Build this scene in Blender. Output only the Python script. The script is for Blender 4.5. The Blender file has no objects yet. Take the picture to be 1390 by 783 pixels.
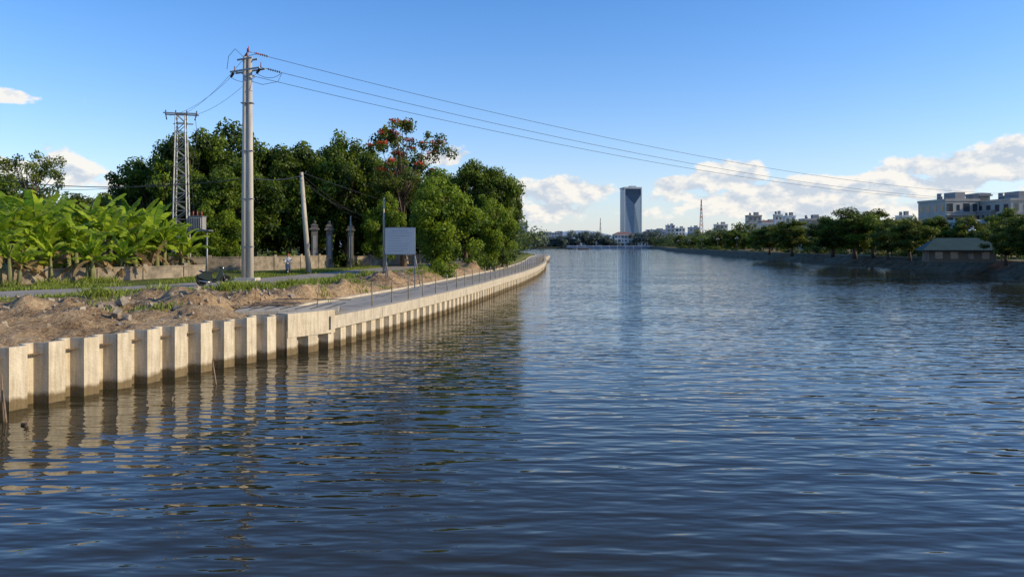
import bpy, math, random
import numpy as np
from mathutils import Vector, Matrix, noise as mn
random.seed(5); rng=np.random.default_rng(7)
S=bpy.context.scene
S.view_settings.view_transform='Standard'; S.view_settings.look='None'; S.view_settings.exposure=0
F=1011.0; CH=4.5
# survey helpers: bearing (tangent*F) and distance -> world coordinates on the site
def X(u,D): return (u-695)/F*D
def Z(v,D): return CH-(v-332)/F*D

# ---------------------------------------------------------------- materials
def newmat(name):
    m=bpy.data.materials.new(name); m.use_nodes=True
    nt=m.node_tree; b=nt.nodes['Principled BSDF']; return m,nt,b
def L(nt,a,b): nt.links.new(a,b)
def mat(name,c,rough=0.7,var=0.25,scale=3.0,bump=0.0,bscale=None,metal=0.0,c2=None,spec=0.5,stretch=(1,1,1)):
    m,nt,b=newmat(name)
    tc=nt.nodes.new('ShaderNodeTexCoord'); mp=nt.nodes.new('ShaderNodeMapping'); mp.inputs['Scale'].default_value=stretch
    L(nt,tc.outputs['Object'],mp.inputs[0])
    n=nt.nodes.new('ShaderNodeTexNoise'); n.inputs['Scale'].default_value=scale; n.inputs['Detail'].default_value=8; n.inputs['Roughness'].default_value=.65
    L(nt,mp.outputs[0],n.inputs[0])
    r=nt.nodes.new('ShaderNodeValToRGB')
    c2=c2 or tuple(x*(1-var) for x in c); c1=tuple(min(1,x*(1+var*.5)) for x in c)
    r.color_ramp.elements[0].position=.32; r.color_ramp.elements[1].position=.68
    r.color_ramp.elements[0].color=(*c2,1); r.color_ramp.elements[1].color=(*c1,1)
    L(nt,n.outputs[0],r.inputs[0]); L(nt,r.outputs[0],b.inputs['Base Color'])
    b.inputs['Roughness'].default_value=rough; b.inputs['Metallic'].default_value=metal
    b.inputs['Specular IOR Level'].default_value=spec
    if bump>0:
        n2=nt.nodes.new('ShaderNodeTexNoise'); n2.inputs['Scale'].default_value=bscale or scale*4; n2.inputs['Detail'].default_value=8
        L(nt,mp.outputs[0],n2.inputs[0])
        bp=nt.nodes.new('ShaderNodeBump'); bp.inputs['Distance'].default_value=bump; L(nt,n2.outputs[0],bp.inputs['Height']); L(nt,bp.outputs[0],b.inputs['Normal'])
    return m
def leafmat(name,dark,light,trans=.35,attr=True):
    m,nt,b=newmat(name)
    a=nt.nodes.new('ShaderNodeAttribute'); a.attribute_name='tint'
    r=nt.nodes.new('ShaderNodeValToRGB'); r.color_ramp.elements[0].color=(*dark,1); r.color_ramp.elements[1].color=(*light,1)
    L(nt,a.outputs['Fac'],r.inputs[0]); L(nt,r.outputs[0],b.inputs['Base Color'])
    b.inputs['Roughness'].default_value=.5; b.inputs['Specular IOR Level'].default_value=.25
    t=nt.nodes.new('ShaderNodeBsdfTranslucent')
    h=nt.nodes.new('ShaderNodeHueSaturation'); h.inputs['Hue'].default_value=.485; h.inputs['Value'].default_value=1.5
    L(nt,r.outputs[0],h.inputs['Color']); L(nt,h.outputs[0],t.inputs[0])
    mx=nt.nodes.new('ShaderNodeMixShader'); mx.inputs[0].default_value=trans
    L(nt,b.outputs[0],mx.inputs[1]); L(nt,t.outputs[0],mx.inputs[2]); L(nt,mx.outputs[0],nt.nodes['Material Output'].inputs[0])
    return m
def concrete_wall(name,c,c2):
    """board cast concrete: blotches, vertical rain streaks, wet dark tide band"""
    m,nt,b=newmat(name); N=nt.nodes
    tc=N.new('ShaderNodeTexCoord')
    n=N.new('ShaderNodeTexNoise'); n.inputs['Scale'].default_value=2.2; n.inputs['Detail'].default_value=9; n.inputs['Roughness'].default_value=.7
    L(nt,tc.outputs['Object'],n.inputs[0])
    mp=N.new('ShaderNodeMapping'); mp.inputs['Scale'].default_value=(6,6,.6); L(nt,tc.outputs['Object'],mp.inputs[0])
    n2=N.new('ShaderNodeTexNoise'); n2.inputs['Scale'].default_value=1.5; n2.inputs['Detail'].default_value=5; L(nt,mp.outputs[0],n2.inputs[0])
    r=N.new('ShaderNodeValToRGB'); r.color_ramp.elements[0].position=.3; r.color_ramp.elements[1].position=.65
    r.color_ramp.elements[0].color=(*c2,1); r.color_ramp.elements[1].color=(*c,1); L(nt,n.outputs[0],r.inputs[0])
    r2=N.new('ShaderNodeValToRGB'); r2.color_ramp.elements[0].position=.35; r2.color_ramp.elements[1].position=.6
    r2.color_ramp.elements[0].color=(.72,.68,.62,1); r2.color_ramp.elements[1].color=(1,1,1,1); L(nt,n2.outputs[0],r2.inputs[0])
    mu=N.new('ShaderNodeMixRGB'); mu.blend_type='MULTIPLY'; mu.inputs[0].default_value=.8; L(nt,r.outputs[0],mu.inputs[1]); L(nt,r2.outputs[0],mu.inputs[2])
    sx=N.new('ShaderNodeSeparateXYZ'); L(nt,tc.outputs['Object'],sx.inputs[0])
    ad=N.new('ShaderNodeMath'); ad.operation='MULTIPLY_ADD'; L(nt,n.outputs[0],ad.inputs[0]); ad.inputs[1].default_value=-.45; L(nt,sx.outputs[2],ad.inputs[2])
    r3=N.new('ShaderNodeValToRGB'); r3.color_ramp.elements[0].position=0.0; r3.color_ramp.elements[1].position=.14
    r3.color_ramp.elements[0].color=(.30,.25,.16,1); r3.color_ramp.elements[1].color=(1,1,1,1); L(nt,ad.outputs[0],r3.inputs[0])
    m3=N.new('ShaderNodeMixRGB'); m3.blend_type='MULTIPLY'; m3.inputs[0].default_value=1; L(nt,mu.outputs[0],m3.inputs[1]); L(nt,r3.outputs[0],m3.inputs[2])
    L(nt,m3.outputs[0],b.inputs['Base Color']); b.inputs['Roughness'].default_value=.85
    n4=N.new('ShaderNodeTexNoise'); n4.inputs['Scale'].default_value=14; n4.inputs['Detail'].default_value=8; L(nt,tc.outputs['Object'],n4.inputs[0])
    bp=N.new('ShaderNodeBump'); bp.inputs['Distance'].default_value=.02; L(nt,n4.outputs[0],bp.inputs['Height']); L(nt,bp.outputs[0],b.inputs['Normal'])
    return m

M_pile=concrete_wall('concrete_pile',(.60,.52,.385),(.46,.39,.28))
M_cap=concrete_wall('concrete_cap',(.52,.46,.36),(.39,.34,.26))
M_slab=mat('walkway_slab',(.33,.30,.245),.9,.3,1.1,.01,20)
M_road=mat('road',(.30,.26,.21),.9,.3,.6,.01,9)
M_pole=mat('pole_concrete',(.45,.41,.34),.8,.25,1.5,.004,30,stretch=(3,3,.4))
M_steel=mat('galv_steel',(.24,.25,.26),.5,.3,5,metal=.5)
M_dark=mat('dark_metal',(.03,.03,.032),.45,.3,8)
M_wire=mat('wire',(.035,.035,.04),.5,.1,5)
M_red=mat('red_insulator',(.35,.06,.04),.4,.2,8)
M_bark=mat('bark',(.13,.09,.06),.9,.45,5,.03,18,stretch=(1,1,.3))
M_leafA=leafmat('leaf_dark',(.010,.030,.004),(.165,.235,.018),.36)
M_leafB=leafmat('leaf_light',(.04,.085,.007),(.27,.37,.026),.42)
M_leafC=leafmat('leaf_yellowish',(.03,.055,.010),(.19,.23,.025),.4)
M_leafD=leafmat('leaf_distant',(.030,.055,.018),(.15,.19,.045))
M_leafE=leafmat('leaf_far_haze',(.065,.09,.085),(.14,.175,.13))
M_flower=leafmat('flower_red',(.45,.045,.015),(.72,.12,.03),.35)
M_banana=leafmat('banana_leaf',(.08,.16,.010),(.38,.50,.035),.5)
M_dryleaf=leafmat('dry_leaf',(.16,.10,.045),(.30,.21,.10),.3)
M_bstem=mat('banana_stem',(.16,.16,.06),.7,.5,4,stretch=(2,2,.4))
M_grass=leafmat('grass_blade',(.07,.11,.012),(.29,.34,.05),.35)
M_rock=mat('rubble',(.32,.265,.20),.9,.5,3,.03,12)
M_wallold=mat('old_plaster_wall',(.27,.22,.16),.9,.6,1.3,.01,12)
M_pillar=mat('weathered_shaded_pillar',(.13,.12,.11),.9,.6,1.3,.01,12)  # pale mottled pillars, base colour darkened to stand for shade of the trees
M_white=mat('white_paint',(.62,.62,.60),.7,.15,.4)
M_board=mat('board_paint',(.50,.50,.49),.6,.1,.7)
M_cream=mat('cream_paint',(.40,.38,.34),.75,.2,.3)
M_grey=mat('grey_render',(.26,.26,.26),.8,.25,.3)
M_redroof=mat('red_roof',(.24,.13,.10),.8,.3,1)
M_greenroof=mat('green_roof',(.022,.055,.042),.7,.3,.8)
M_glass=mat('window_glass',(.04,.05,.06),.12,.3,.8,spec=.8)
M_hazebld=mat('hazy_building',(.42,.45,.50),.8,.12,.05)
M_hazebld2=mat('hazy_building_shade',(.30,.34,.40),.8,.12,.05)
M_stone=mat('stone_revetment',(.15,.115,.075),.95,.6,.8,.05,3,spec=.1)
M_kerb=mat('weathered_kerb',(.30,.25,.18),.95,.5,.8,.02,6,spec=.1)
M_wood=mat('wood',(.20,.14,.09),.85,.4,6)

# ---------------------------------------------------------------- mesh builder
class MB:
    def __init__(s): s.v=[];s.f=[];s.m=[];s.mats=[];s.sm=[]
    def mi(s,m):
        if m not in s.mats: s.mats.append(m)
        return s.mats.index(m)
    def add(s,vs,fs,m,smooth=False):
        o=len(s.v); s.v+= [tuple(v) for v in vs]; k=s.mi(m)
        for f in fs: s.f.append(tuple(i+o for i in f)); s.m.append(k); s.sm.append(smooth)
    def box(s,c,d,m,rz=0,taper=1.0,rot=None):
        x,y,z=[a/2 for a in d]; R=rot or Matrix.Rotation(rz,3,'Z')
        vs=[]
        for sz in (-1,1):
            t=taper if sz>0 else 1
            for sx,sy in((-1,-1),(1,-1),(1,1),(-1,1)): vs.append(Vector(c)+R@Vector((sx*x*t,sy*y*t,sz*z)))
        s.add(vs,[(0,3,2,1),(4,5,6,7),(0,1,5,4),(1,2,6,5),(2,3,7,6),(3,0,4,7)],m)
    def tube(s,pts,rad,m,seg=8,smooth=True,caps=True):
        pts=[Vector(p) for p in pts]; n=len(pts)
        if not hasattr(rad,'__len__'): rad=[rad]*n
        vs=[];up=None
        for i,p in enumerate(pts):
            d=(pts[min(i+1,n-1)]-pts[max(i-1,0)]).normalized()
            if up is None: up=Vector((0,0,1)) if abs(d.z)<.9 else Vector((1,0,0))
            a=d.cross(up)
            if a.length<1e-4: a=d.cross(Vector((0,1,.1)))
            a.normalize(); b=d.cross(a).normalized()
            for k in range(seg):
                t=2*math.pi*k/seg; vs.append(p+(a*math.cos(t)+b*math.sin(t))*rad[i])
        fs=[]
        for i in range(n-1):
            for k in range(seg):
                k2=(k+1)%seg; fs.append((i*seg+k,i*seg+k2,(i+1)*seg+k2,(i+1)*seg+k))
        if caps: fs.append(tuple(range(seg))[::-1]); fs.append(tuple((n-1)*seg+k for k in range(seg)))
        s.add(vs,fs,m,smooth)
    def ell(s,c,r,m,seg=12,rings=8,rot=None):
        if not hasattr(r,'__len__'): r=(r,r,r)
        R=rot or Matrix.Identity(3); vs=[]
        for i in range(rings+1):
            ph=math.pi*i/rings
            for k in range(seg):
                t=2*math.pi*k/seg
                vs.append(Vector(c)+R@Vector((r[0]*math.sin(ph)*math.cos(t),r[1]*math.sin(ph)*math.sin(t),r[2]*math.cos(ph))))
        fs=[(i*seg+k,(i+1)*seg+k,(i+1)*seg+(k+1)%seg,i*seg+(k+1)%seg) for i in range(rings) for k in range(seg)]
        s.add(vs,fs,m,True)
    def torus(s,c,R,r,m,axis='Y',a=24,b=8):
        vs=[]
        for i in range(a):
            t=2*math.pi*i/a
            for k in range(b):
                p=2*math.pi*k/b; q=R+r*math.cos(p); h=r*math.sin(p)
                if axis=='Y': vs.append((c[0]+q*math.cos(t),c[1]+h,c[2]+q*math.sin(t)))
                else: vs.append((c[0]+q*math.cos(t),c[1]+q*math.sin(t),c[2]+h))
        fs=[(i*b+k,((i+1)%a)*b+k,((i+1)%a)*b+(k+1)%b,i*b+(k+1)%b) for i in range(a) for k in range(b)]
        s.add(vs,fs,m,True)
    def extr(s,prof,y0,y1,m,smooth=False):
        """profile in XZ extruded in Y"""
        n=len(prof); vs=[(p[0],y0,p[1]) for p in prof]+[(p[0],y1,p[1]) for p in prof]
        fs=[(i,(i+1)%n,n+(i+1)%n,n+i) for i in range(n)]+[tuple(range(n))[::-1],tuple(range(n,2*n))]
        s.add(vs,fs,m,smooth)
    def mesh(s,name):
        me=bpy.data.meshes.new(name); me.from_pydata(s.v,[],s.f)
        for m in s.mats: me.materials.append(m)
        me.polygons.foreach_set('material_index',s.m); me.polygons.foreach_set('use_smooth',s.sm); me.update(); return me
    def obj(s,name,loc=(0,0,0),rz=0,parent=None):
        return place(s.mesh(name),name,loc,rz,parent=parent)
def place(me,name,loc=(0,0,0),rz=0,sc=1,parent=None):
    o=bpy.data.objects.new(name,me); S.collection.objects.link(o); o.location=loc; o.rotation_euler[2]=rz
    o.scale=(sc,sc,sc) if not hasattr(sc,'__len__') else sc
    if parent: o.parent=parent
    return o
def empty(name,loc,rz=0):
    o=bpy.data.objects.new(name,None); S.collection.objects.link(o); o.location=loc; o.rotation_euler[2]=rz; o.empty_display_size=.1; return o

# leaf cloud -----------------------------------------------------------------
def leaves(C,Nn,size,tint,rg,aspect=.6,jit=.9):
    n=len(C); Nn=Nn+rg.normal(0,jit,(n,3))*.6; Nn/=np.linalg.norm(Nn,axis=1)[:,None]+1e-9
    r=rg.normal(0,1,(n,3)); A=np.cross(Nn,r); A/=np.linalg.norm(A,axis=1)[:,None]+1e-9
    B=np.cross(Nn,A); s=size[:,None]
    V=np.stack([C-A*s*.5,C+B*s*.5*aspect-A*s*.05,C+A*s*.5,C-B*s*.5*aspect-A*s*.05],1).reshape(-1,3)
    return V,np.repeat(tint,4)
def finish_leaf_mesh(name,base,Vs,Ts,mats_idx,mats):
    bv=np.array(base.v,dtype=np.float64).reshape(-1,3) if base.v else np.zeros((0,3))
    allV=np.concatenate([bv]+Vs); nb=len(bv)
    me=bpy.data.meshes.new(name)
    faces=[list(f) for f in base.f]; fl=[len(f) for f in faces]
    loops=[i for f in faces for i in f]
    nl=(len(allV)-nb)//4
    L2=np.arange(nb,len(allV))
    loops=np.concatenate([np.array(loops,dtype=np.int64),L2]).astype(np.int32)
    tot=np.concatenate([np.array(fl,dtype=np.int64),np.full(nl,4)]).astype(np.int32)
    st=np.concatenate([[0],np.cumsum(tot)[:-1]]).astype(np.int32)
    me.vertices.add(len(allV)); me.vertices.foreach_set('co',allV.astype(np.float32).ravel())
    me.loops.add(len(loops)); me.loops.foreach_set('vertex_index',loops)
    me.polygons.add(len(tot)); me.polygons.foreach_set('loop_start',st); me.polygons.foreach_set('loop_total',tot)
    ms=base.mats+mats
    for m in ms: me.materials.append(m)
    idx=list(base.m); off=len(base.mats)
    for k,V in zip(mats_idx,Vs): idx+= [off+k]*(len(V)//4)
    me.polygons.foreach_set('material_index',idx)
    sm=list(base.sm)+[False]*nl; me.polygons.foreach_set('use_smooth',sm)
    at=me.attributes.new('tint','FLOAT','POINT')
    at.data.foreach_set('value',np.concatenate([np.zeros(nb)]+Ts).astype(np.float32))
    me.update(calc_edges=True); me.validate(); return me
def clump_leaves(cs,rs,per,lsize,rg,squash=.75,tb=0):
    Vs=[];Ts=[]
    for c,r in zip(cs,rs):
        n=int(per*(r/np.mean(rs))**1.6); d=rg.normal(0,1,(n,3)); d/=np.linalg.norm(d,axis=1)[:,None]
        rad=r*(.35+.85*rg.random(n)**.75)
        P=np.array(c)+d*rad[:,None]*np.array([1,1,squash])
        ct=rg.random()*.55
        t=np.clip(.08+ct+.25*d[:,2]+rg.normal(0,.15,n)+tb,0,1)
        V,T=leaves(P,d*.9+np.array([0,0,.35]),lsize*(.5+.9*rg.random(n)),t,rg)
        Vs.append(V);Ts.append(T)
    return np.concatenate(Vs),np.concatenate(Ts)
def tree(name,seed,H,R,nc,per,lsize,leafm,trunk_r=.28,crown0=.25,cr=.9,flowers=0,sparse=False,droop=False):
    rg=np.random.default_rng(seed); rd=random.Random(seed); b=MB()
    cs=[];rs=[]
    zc=H*(crown0+1)/2; hz=H*(1-crown0)/2
    for i in range(nc):
        while 1:
            p=rg.uniform(-1,1,3); q=np.linalg.norm(p)
            if q<1 and rg.random()<(.25+.75*q): break
        ang=math.atan2(p[1],p[0]); lump=1+.24*math.sin(3*ang+seed)+.2*math.sin(5*ang+2*seed+p[2]*4)
        w=1.0 if droop else (1-.25*max(0,-p[2]))
        hl=1+.14*math.sin(2*ang+seed*1.7) if p[2]>0 else 1
        c=np.array([p[0]*(R-cr*.6)*lump*w,p[1]*(R-cr*.6)*lump*w,zc+p[2]*(hz-cr*.5)*hl*.95])
        if sparse: c[2]=zc+abs(p[2])**.7*np.sign(p[2])*(hz-cr*.4)
        cs.append(c); rs.append(cr*(.45+.85*rg.random()))
    lean=[rd.uniform(-.4,.4),rd.uniform(-.4,.4)]
    tp=[(0,0,-.6),(lean[0]*.15,lean[1]*.15,H*.12),(lean[0]*.5,lean[1]*.5,H*.3),(lean[0],lean[1],H*.55),(lean[0]*1.2,lean[1]*1.3,H*.82)]
    b.tube(tp,[trunk_r*1.5,trunk_r,trunk_r*.8,trunk_r*.5,trunk_r*.15],M_bark,8)
    for k in range(min(nc,16 if not sparse else 30)):
        c=cs[k]; f=rd.uniform(.2,.6); i=f*H
        st=Vector((lean[0]*f*1.6,lean[1]*f*1.6,min(i,c[2]*.8)))
        mid=st.lerp(Vector(c),.5)+Vector((rd.uniform(-.3,.3),rd.uniform(-.3,.3),-.25))
        b.tube([st,mid,Vector(c)],[trunk_r*.42,trunk_r*.25,trunk_r*.06],M_bark,5)
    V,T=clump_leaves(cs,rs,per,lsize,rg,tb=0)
    Vs=[V];Ts=[T];mi=[0];ms=[leafm]
    if flowers:
        top=[(c+np.array([0,0,r*.5]),r*.8) for c,r in zip(cs,rs) if c[2]>zc-hz*.3 and rg.random()<flowers]
        V,T=clump_leaves([t[0] for t in top],[t[1] for t in top],int(per*.34),lsize*.95,rg,squash=.35); Vs.append(V);Ts.append(T);mi.append(1);ms.append(M_flower)
    return finish_leaf_mesh(name,b,Vs,Ts,mi,ms)

# ---------------------------------------------------------------- bank geometry
LB=np.array([(-60,-49),(0,-22.55),(19.95,-13.7),(30.1,-9.2),(31.8,-7.95),(36,-6.9),(42,-5.6),(50,-4.0),(58.3,-2.6),(70,-.9),(85,1.3),(105,3.6),(126,5.4),(145,6.6),(165,7.4),(185,8.4),(205,10.2),(222,11.2),(238,10),(260,6),(300,2),(400,-6),(700,0),(900,0)],float)
def XL(y): return np.interp(y,LB[:,0],LB[:,1])
RBk=np.array([(-60,50),(0,57),(93,64),(114,69),(142,72),(182,73.5),(253,76),(360,86),(505,103),(640,125),(780,150),(900,160)],float)
def XR(y): return np.interp(y,RBk[:,0],RBk[:,1])
ROAD=np.array([(-140,-40),(-80,-5),(-45,23),(-27.5,38.6),(-20.5,47),(-17.2,56),(-15.3,66),(-12.8,82),(-10.5,100),(-8,126),(-6,160),(-4,220),(-20,400)],float)
def droad(x,y):
    best=1e9
    for (ax,ay),(bx,by) in zip(ROAD[:-1],ROAD[1:]):
        dx,dy=bx-ax,by-ay; t=max(0,min(1,((x-ax)*dx+(y-ay)*dy)/(dx*dx+dy*dy)))
        best=min(best,math.hypot(x-ax-t*dx,y-ay-t*dy))
    return best
def sst(a,b,x):
    t=max(0,min(1,(x-a)/(b-a))); return t*t*(3-2*t)
MOUNDS=[(-15.5,27.5,1.2,.3),(-18.5,29.5,1.6,.5),(-21,27,2.0,.35),(-14,32.5,1.4,.6),(-12.2,35.5,1.3,.55),(-17,35,1.8,.4),(-11,41,1.6,.45),(-9.8,46,1.5,.45),(-24,31,2.2,.4),(-12.8,29.8,.9,.25),(-9.5,55,2,.5),(-7.5,63,2,.6),(-6,72,2.4,.7),(-4,84,2.5,.7),(-20,33.5,1.5,-.4),(-15.8,30.5,1.1,-.4),(-13,37.6,1.1,-.35),(-22,29.5,1.0,.4)]
def hL(x,y):
    t=float(XL(y))-x
    if t<0: t=0
    dr=droad(x,y)
    walk=sst(30.8,31.6,y)
    base=1.85
    z=1.42+.43*sst(.5,7,t)
    rough=(1-sst(9,22,t)*.8)*sst(3.6,6,dr)*(sst(.2,1.6,t) if walk<.5 else sst(3.8,5.5,t))
    if y<130:
        n=mn.fractal(Vector((x*.45,y*.45,3.1)),.9,2.1,5)*.26+mn.fractal(Vector((x*1.7,y*1.7,7)),.8,2.1,3)*.17+(abs(mn.noise(Vector((x*3.1,y*3.1,2))))*.16)
        z+=n*rough
        for mx,my,r,h in MOUNDS:
            d2=((x-mx)**2+(y-my)**2)/(r*r)
            if d2<6: z+=h*math.exp(-d2)*rough*(1+.7*mn.noise(Vector((x*1.6,y*1.6,0))))
    if walk>0:
        zw=1.18
        z=z*(1-walk)+walk*(zw if t<3.9 else zw+(z-zw)*sst(3.9,5.2,t))
    f=1-sst(3.0,4.6,dr); z=z*(1-f)+base*f
    return z
def grid_mesh(name,ys,ts,fx,fz,mats,attr=None,matf=None):
    ny,nt_=len(ys),len(ts); V=[];A=[]
    for y in ys:
        for t in ts:
            x=fx(y,t); z=fz(x,y,t); V.append((x,y,z))
            if attr: A.append(attr(x,y,t,z))
    Fc=[(i*nt_+j,i*nt_+j+1,(i+1)*nt_+j+1,(i+1)*nt_+j) for i in range(ny-1) for j in range(nt_-1)]
    me=bpy.data.meshes.new(name); me.from_pydata(V,[],Fc)
    for m in mats: me.materials.append(m)
    me.polygons.foreach_set('use_smooth',[True]*len(Fc))
    if attr:
        a=me.attributes.new('grass','FLOAT','POINT'); a.data.foreach_set('value',A)
    me.update(); return place(me,name)
def ground_material():
    m,nt,b=newmat('earth'); N=nt.nodes
    tc=N.new('ShaderNodeTexCoord')
    def nz(s,d=10,r=.65):
        n=N.new('ShaderNodeTexNoise'); n.inputs['Scale'].default_value=s; n.inputs['Detail'].default_value=d; n.inputs['Roughness'].default_value=r; L(nt,tc.outputs['Object'],n.inputs[0]); return n
    n1=nz(.5); n2=nz(2.5); n3=nz(6)
    r=N.new('ShaderNodeValToRGB'); e=r.color_ramp.elements; e[0].position=.38; e[0].color=(.11,.07,.04,1); e[1].position=.63; e[1].color=(.48,.36,.22,1)
    e2=e.new(.5); e2.color=(.32,.22,.125,1)
    ad=N.new('ShaderNodeMath'); ad.operation='ADD'; L(nt,n1.outputs[0],ad.inputs[0]); L(nt,n3.outputs[0],ad.inputs[1])
    hf=N.new('ShaderNodeMath'); hf.operation='MULTIPLY'; hf.inputs[1].default_value=.5; L(nt,ad.outputs[0],hf.inputs[0]); L(nt,hf.outputs[0],r.inputs[0])
    g=N.new('ShaderNodeValToRGB'); g.color_ramp.elements[0].position=.35; g.color_ramp.elements[0].color=(.05,.07,.015,1); g.color_ramp.elements[1].position=.65; g.color_ramp.elements[1].color=(.17,.19,.045,1); L(nt,n2.outputs[0],g.inputs[0])
    at=N.new('ShaderNodeAttribute'); at.attribute_name='grass'
    s=N.new('ShaderNodeMath'); s.operation='MULTIPLY_ADD'; s.inputs[1].default_value=1.6; s.inputs[2].default_value=-.8; L(nt,n2.outputs[0],s.inputs[0])
    s2=N.new('ShaderNodeMath'); s2.operation='ADD'; L(nt,s.outputs[0],s2.inputs[0]); L(nt,at.outputs['Fac'],s2.inputs[1])
    s3=N.new('ShaderNodeMapRange'); s3.inputs['From Min'].default_value=.35; s3.inputs['From Max'].default_value=.65; L(nt,s2.outputs[0],s3.inputs['Value'])
    mx=N.new('ShaderNodeMixRGB'); L(nt,s3.outputs[0],mx.inputs[0]); L(nt,r.outputs[0],mx.inputs[1]); L(nt,g.outputs[0],mx.inputs[2])
    L(nt,mx.outputs[0],b.inputs['Base Color']); b.inputs['Roughness'].default_value=.95; b.inputs['Specular IOR Level'].default_value=.1
    bp=N.new('ShaderNodeBump'); bp.inputs['Distance'].default_value=.16; L(nt,n3.outputs[0],bp.inputs['Height']); L(nt,bp.outputs[0],b.inputs['Normal'])
    return m
M_ground=ground_material()
def grassL(x,y,t,z):
    dr=droad(x,y); g=0
    g=max(g,sst(2.8,3.4,dr)*(1-sst(4.6,6.6,dr))*.68*(1 if y>30 else .5))
    xr=np.interp(y,ROAD[:,1],ROAD[:,0])
    if x<xr-2.6: g=max(g,.75)
    if y>110: g=max(g,.7)
    return float(g)
ys=list(np.arange(-60,10,5))+list(np.arange(10,62,.25))+list(np.arange(62,130,1.2))+list(np.geomspace(131,905,40))
ts=[.12]+list(np.arange(.4,26,.25))+list(np.geomspace(26.5,3500,60))
grid_mesh('ground',ys,ts,lambda y,t:float(XL(y))-t,lambda x,y,t:hL(x,y),[M_ground],grassL)
# right bank
ys2=list(np.arange(-60,90,6))+list(np.arange(90,260,2))+list(np.geomspace(262,905,70))
def hR(x,y,t): return -.6+2.6*min(1,t/5.2) if t<=5.2 else 2.0+.25*sst(5.5,12,t)+.1*mn.noise(Vector((x*.2,y*.2,0)))
grid_mesh('stone_embankment',ys2,[0,.7,1.4,2.1,2.8,3.5,4.3,5.2],lambda y,t:float(XR(y))+t+.9*mn.noise(Vector((y*.25,t,0))),lambda x,y,t:hR(x,y,t)+.25*mn.noise(Vector((y*.6,t*2,4))),[M_stone])
grid_mesh('ground',ys2,[5.0]+list(np.geomspace(5.6,4000,60)),lambda y,t:float(XR(y))+t,lambda x,y,t:hR(x,y,t)-.03,[M_ground],lambda x,y,t,z:.5)
b=MB()
for a,c in zip(ys2[:-1],ys2[1:]):
    if a<60: continue
    p=Vector((float(XR(a))+5.4,a,0)); q=Vector((float(XR(c))+5.4,c,0)); d=(q-p); n=Vector((d.y,-d.x,0)).normalized()*.2; zt=2.15
    b.add([p-n+Vector((0,0,1.6)),p+n+Vector((0,0,1.6)),q+n+Vector((0,0,1.6)),q-n+Vector((0,0,1.6)),p-n+Vector((0,0,zt)),p+n+Vector((0,0,zt)),q+n+Vector((0,0,zt)),q-n+Vector((0,0,zt))],[(0,4,7,3),(4,5,6,7),(1,2,6,5)],M_kerb)
b.obj('embankment_parapet')
b=MB(); b.add([(-9000,898,1.9),(9000,898,1.9),(9000,12000,1.9),(-9000,12000,1.9),(-9000,898,-1),(9000,898,-1)],[(0,1,2,3),(4,5,1,0)],mat('far_ground',(.13,.14,.08),.95,.4,.02)); b.obj('ground')

# ---------------------------------------------------------------- water
def water_mat():
    m,nt,b=newmat('river_water'); N=nt.nodes
    tc=N.new('ShaderNodeTexCoord')
    def nz(sx,sy,rot,sc,det,rough,dist=0):
        mp=N.new('ShaderNodeMapping'); mp.inputs['Scale'].default_value=(sx,sy,1); mp.inputs['Rotation'].default_value=(0,0,rot); L(nt,tc.outputs['Object'],mp.inputs[0])
        n=N.new('ShaderNodeTexNoise'); n.inputs['Scale'].default_value=sc; n.inputs['Detail'].default_value=det; n.inputs['Roughness'].default_value=rough; n.inputs['Distortion'].default_value=dist; L(nt,mp.outputs[0],n.inputs[0]); return n
    a=nz(.6,1.8,math.radians(-7),1.0,1.0,.4,.25); c=nz(.9,2.5,math.radians(13),1.7,1.0,.4,.2); d=nz(.05,.09,.3,1,3,.5)
    def mul(x,k):
        q=N.new('ShaderNodeMath'); q.operation='MULTIPLY'; L(nt,x,q.inputs[0])
        if isinstance(k,float): q.inputs[1].default_value=k
        else: L(nt,k,q.inputs[1])
        return q.outputs[0]
    def add(x,y):
        q=N.new('ShaderNodeMath'); q.operation='ADD'; L(nt,x,q.inputs[0]); L(nt,y,q.inputs[1]); return q.outputs[0]
    mr=N.new('ShaderNodeMapRange'); mr.inputs['From Min'].default_value=.35; mr.inputs['From Max'].default_value=.65; mr.inputs['To Min'].default_value=.6; mr.inputs['To Max'].default_value=1.15; L(nt,d.outputs[0],mr.inputs['Value'])
    h=mul(add(a.outputs[0],mul(c.outputs[0],.35)),mr.outputs[0])
    bp=N.new('ShaderNodeBump'); bp.inputs['Strength'].default_value=1; bp.inputs['Distance'].default_value=.068; L(nt,h,bp.inputs['Height']); L(nt,bp.outputs[0],b.inputs['Normal'])
    b.inputs['Base Color'].default_value=(.030,.026,.013,1); b.inputs['Roughness'].default_value=.03; b.inputs['IOR'].default_value=1.333
    return m
b=MB(); b.add([(-60,-80,0),(400,-80,0),(400,930,0),(-60,930,0)],[(0,1,2,3)],water_mat()); b.obj('river_water')

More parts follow.
